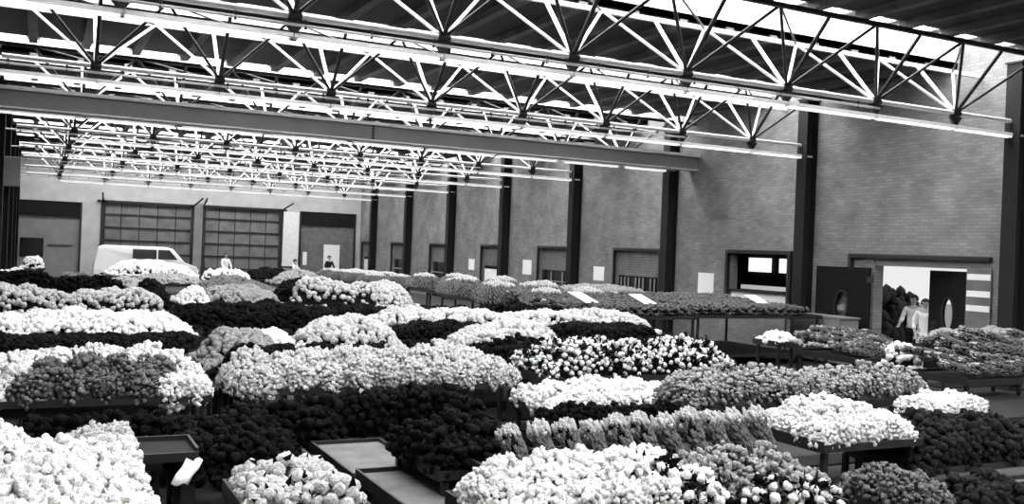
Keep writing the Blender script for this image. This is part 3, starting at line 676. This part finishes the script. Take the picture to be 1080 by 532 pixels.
# ------------------------------------------------------------------ van
def van(loc, rotz):
    t = thing('van', 'white panel van parked in front of the loading doors', 'van', loc, rotz)
    # side profile (x forward, z up)
    prof = [(0,.35),(0,.75),(.06,1.25),(.22,1.84),(.45,1.95),(3.35,1.95),(3.62,1.88),(4.18,1.22),(4.75,1.02),(4.86,.85),(4.86,.4),(4.2,.33),(.6,.33)]
    bm = bmesh.new(); rows = []
    for y, s in ((-.84,.0),(-.80,1.0),(.80,1.0),(.84,.0)):
        rows.append([bm.verts.new((px, y if (pz < 1.2) else y*(1-.12*(pz-1.2)/.75), pz)) for px,pz in prof] if s else [bm.verts.new((2.4+(px-2.4)*.99, y if pz < 1.2 else y*(1-.13*(pz-1.2)/.75), .9+(pz-.9)*.965)) for px,pz in prof])
    n = len(prof)
    for a_, b_ in zip(rows, rows[1:]):
        for k in range(n): bm.faces.new((a_[k],a_[(k+1)%n],b_[(k+1)%n],b_[k]))
    bm.faces.new(rows[0][::-1]); bm.faces.new(rows[-1]); bmesh.ops.recalc_face_normals(bm, faces=bm.faces[:])
    obj('body', done(bm,'body'), M['white'], t)
    for s in (-1,1):
        y = s*.80
        o = obj('side_window', prism('w', [(1.75,1.25),(1.75,1.72),(2.85,1.72),(2.85,1.25)],'y',-.02,.02), M['glassdark'], t); o.location.y = y; o.rotation_euler = (s*.13,0,0); o.location.z = .10; o.location.y = s*.985
        o = obj('cab_window', prism('w', [(2.92,1.25),(2.92,1.72),(3.45,1.72),(3.85,1.25)],'y',-.02,.02), M['glassdark'], t); o.rotation_euler = (s*.13,0,0); o.location.z = .10; o.location.y = s*.985
        box('sill_trim', (.3,4.6,min(s*.83,s*.86),max(s*.83,s*.86),.55,.62), M['steel'], t)
        o = obj('headlamp', lathe('h', [(.0,0),(.1,.0),(.1,.04),(.06,.07)], 16), M['chrome'], t); o.location = (4.84, s*.6, .72); o.rotation_euler = (0,PI/2,0)
        box('door_seam', (2.87,2.89,min(s*.835,s*.85),max(s*.835,s*.85),.45,1.2), M['steel'], t)
        box('door_handle', (2.95,3.1,min(s*.84,s*.87),max(s*.84,s*.87),1.0,1.03), M['chrome'], t)
        for x in (.95,3.95):
            w_ = obj('wheel', lathe('wheel', [(.2,-.09),(.31,-.08),(.33,-.04),(.33,.04),(.31,.08),(.2,.09)], 24), M['rubber'], t); w_.location = (x, s*.76, .33); w_.rotation_euler = (PI/2,0,0)
            h_ = obj('hubcap', lathe('hub', [(.18,-.1),(.2,-.09),(.2,.09),(.18,.1)], 20), M['chrome'], w_)
    q = prism('ws', [(3.68,1.78),(4.12,1.28),(4.15,1.30),(3.71,1.80)],'y',-.66,.66); obj('windscreen', q, M['glassdark'], t)
    box('front_bumper', (4.84,4.93,-.82,.82,.38,.5), M['chrome'], t, bevel=.015); box('rear_bumper', (-.07,.02,-.82,.82,.38,.5), M['chrome'], t, bevel=.015)
    return t
van((2.35,50.5,0), 0)
# ------------------------------------------------------------------ people
def skinned(name, pts, edges, m, parent, root=0, sub=2):
    me = bpy.data.meshes.new(name); me.from_pydata([p[:3] for p in pts], edges, []); o = obj(name, me, m, parent)
    sk_ = o.modifiers.new('skin','SKIN'); sk_.use_smooth_shade = True
    lay = me.skin_vertices[0].data
    for i, p in enumerate(pts):
        r = p[3]; lay[i].radius = (r if not isinstance(r, tuple) else r[0], r if not isinstance(r, tuple) else r[1]); lay[i].use_root = (i == root)
    ss = o.modifiers.new('sub','SUBSURF'); ss.levels = sub; ss.render_levels = sub; return o
def person(label, loc, rotz, H_=1.72, shirt='cloth', trousers='dark_cloth', arms=((.12,.0),(.12,.0)), coat=False, stride=.08, hair_long=False):
    """faces -Y; arms = per side (forward reach of the elbow, raise of the hand)"""
    t = thing('person', label, 'person', loc, rotz); k = H_/1.75; t.scale = (k,k,k)
    P = [(0,0,.95,.13),(0,0,1.12,(.13,.105)),(0,0,1.32,(.15,.11)),(0,0,1.44,(.12,.09)),(0,-.005,1.50,.052),(0,-.01,1.56,.052),(0,-.012,1.62,.083),(0,-.01,1.68,.088),(0,0,1.72,.06)]
    E = [(0,1),(1,2),(2,3),(3,4),(4,5),(5,6),(6,7),(7,8)]
    def add(p, q): P.append(p); E.append((q,len(P)-1)); return len(P)-1
    hands = []
    for s, (fwd, lift) in ((-1,arms[0]),(1,arms[1])):
        a = add((s*.17,0,1.42,.055),3); b = add((s*.23,-fwd*.3,1.27,.048),a); c = add((s*.25,-fwd,1.13,.04),b)
        d = add((s*.22,-fwd-.12-lift*.5,1.0+lift*.6,.034),c); e = add((s*.20,-fwd-.2-lift*.6,.90+lift*.95,.026),d)
        f = add((s*.20,-fwd-.24-lift*.65,.86+lift*1.02,.03),e); hands.append((s, P[f][:3], f))
        for q in range(4): g = add((s*.20+(q-1.5)*.018, P[f][1]-.05-lift*.04, P[f][2]-.04+lift*.08,.009),f); add((s*.20+(q-1.5)*.02, P[g][1]-.03, P[g][2]-.03+lift*.05+.004*(q%2),.008),g)
        g = add((s*.20-s*.035, P[f][1]-.02, P[f][2]-.015,.011),f); add((s*.20-s*.05, P[f][1]-.045, P[f][2]-.03,.009),g)
        h = add((s*.095,0,.88,.095),0); i_ = add((s*.10,-s*stride*.4,.68,.082),h); j = add((s*.10,-s*stride,.50,.06),i_); l = add((s*.10,-s*stride*.6,.30,.052),j)
        m_ = add((s*.10,-s*stride*.6,.09,.038),l); n_ = add((s*.105,-s*stride*.6-.09,.045,.038),m_); add((s*.11,-s*stride*.6-.18,.035,.03),n_)
    body = skinned('body', P, E, M['skin'], t)
    # face details and hair
    f = obj('nose', lathe('nose', [(.004,0),(.013,-.035),(.004,-.042)], 8), M['skin'], t); f.location = (0,-.097,1.655)
    for s in (-1,1):
        e = obj('eye', blobs('eye', [(0,0,0)], [.012], 2, 0), M['hair'], t); e.location = (s*.033,-.083,1.66)
        e = obj('ear', blobs('ear', [(0,0,0)], [.028], 2, 0, squash=(.4,.7,1)), M['skin'], t); e.location = (s*.085,0,1.64)
    e = obj('mouth', blobs('mouth', [(0,0,0)], [.022], 2, 0, squash=(1,.3,.25)), M['dark_cloth'], t); e.location = (0,-.084,1.595)
    c = dome_pts(70,1,zmin=-.25 if not hair_long else -.8,jit=.03); c = np.array([q for q in c if not (q[1] < -.35 and q[2] < .45)])
    h = obj('hair', blobs('hair', c*np.array([.088,.098,.10]), np.full(len(c),.026), 2, .15), M['hair'], t); h.location = (0,.008,1.665)
    # clothing
    SP = [(0,0,.93 if not coat else .6,(.155,.125) if not coat else (.2,.16)),(0,0,1.12,(.15,.125)),(0,0,1.32,(.17,.13)),(0,0,1.44,(.135,.105)),(0,0,1.49,.07)]; SE = [(0,1),(1,2),(2,3),(3,4)]
    for s, (fwd, lift) in ((-1,arms[0]),(1,arms[1])):
        SP += [(s*.17,0,1.42,.07),(s*.23,-fwd*.3,1.27,.062),(s*.25,-fwd,1.13,.054),(s*.225,-fwd-.10-lift*.45,1.02+lift*.5,.046)]; b0 = len(SP)-4
        SE += [(3,b0),(b0,b0+1),(b0+1,b0+2),(b0+2,b0+3)]
    skinned('coat' if coat else 'shirt', SP, SE, M[shirt], t, 1)
    TP = [(0,0,.97,(.145,.118))]; TE = []
    for s in (-1,1):
        b0 = len(TP); TP += [(s*.095,0,.88,.107),(s*.10,-s*stride*.4,.68,.095),(s*.10,-s*stride,.50,.076),(s*.10,-s*stride*.6,.30,.068),(s*.10,-s*stride*.6,.10,.06)]
        TE += [(0,b0),(b0,b0+1),(b0+1,b0+2),(b0+2,b0+3),(b0+3,b0+4)]
        sh = obj('shoe', blobs('shoe', [(0,0,0)], [.14], 3, 0, squash=(.36,1,.36)), M['hair'], t); sh.location = (s*.105,-s*stride*.6-.07,.05)
    skinned('trousers', TP, TE, M[trousers], t)
    return t
FACE = math.atan2(18,15)  # towards the hall
person('person in a white shirt in the bright doorway, left of the pair', (XW+1.15,16.3,0), -1.2, 1.72, 'cloth', 'dark_cloth', ((.08,.15),(.05,.0)))
person('person in a white coat in the bright doorway, right of the pair', (XW+.6,15.5,0), -.9, 1.66, 'cloth', 'cloth', ((.06,.0),(.08,.1)), True)
person('man in a white shirt standing alone in front of the panelled loading door', (8.6,50.2,0), .4, 1.74, 'cloth', 'dark_cloth')
person('dark clothed person standing in front of the white wicket door', (14.6,52.2,0), .3, 1.76, 'dark_cloth', 'dark_cloth')
person('person in a pale coat left of the dark figure near the white door', (11.3,46.5,0), .8, 1.6, 'cloth', 'cloth', ((.2,.1),(.2,.1)), True)
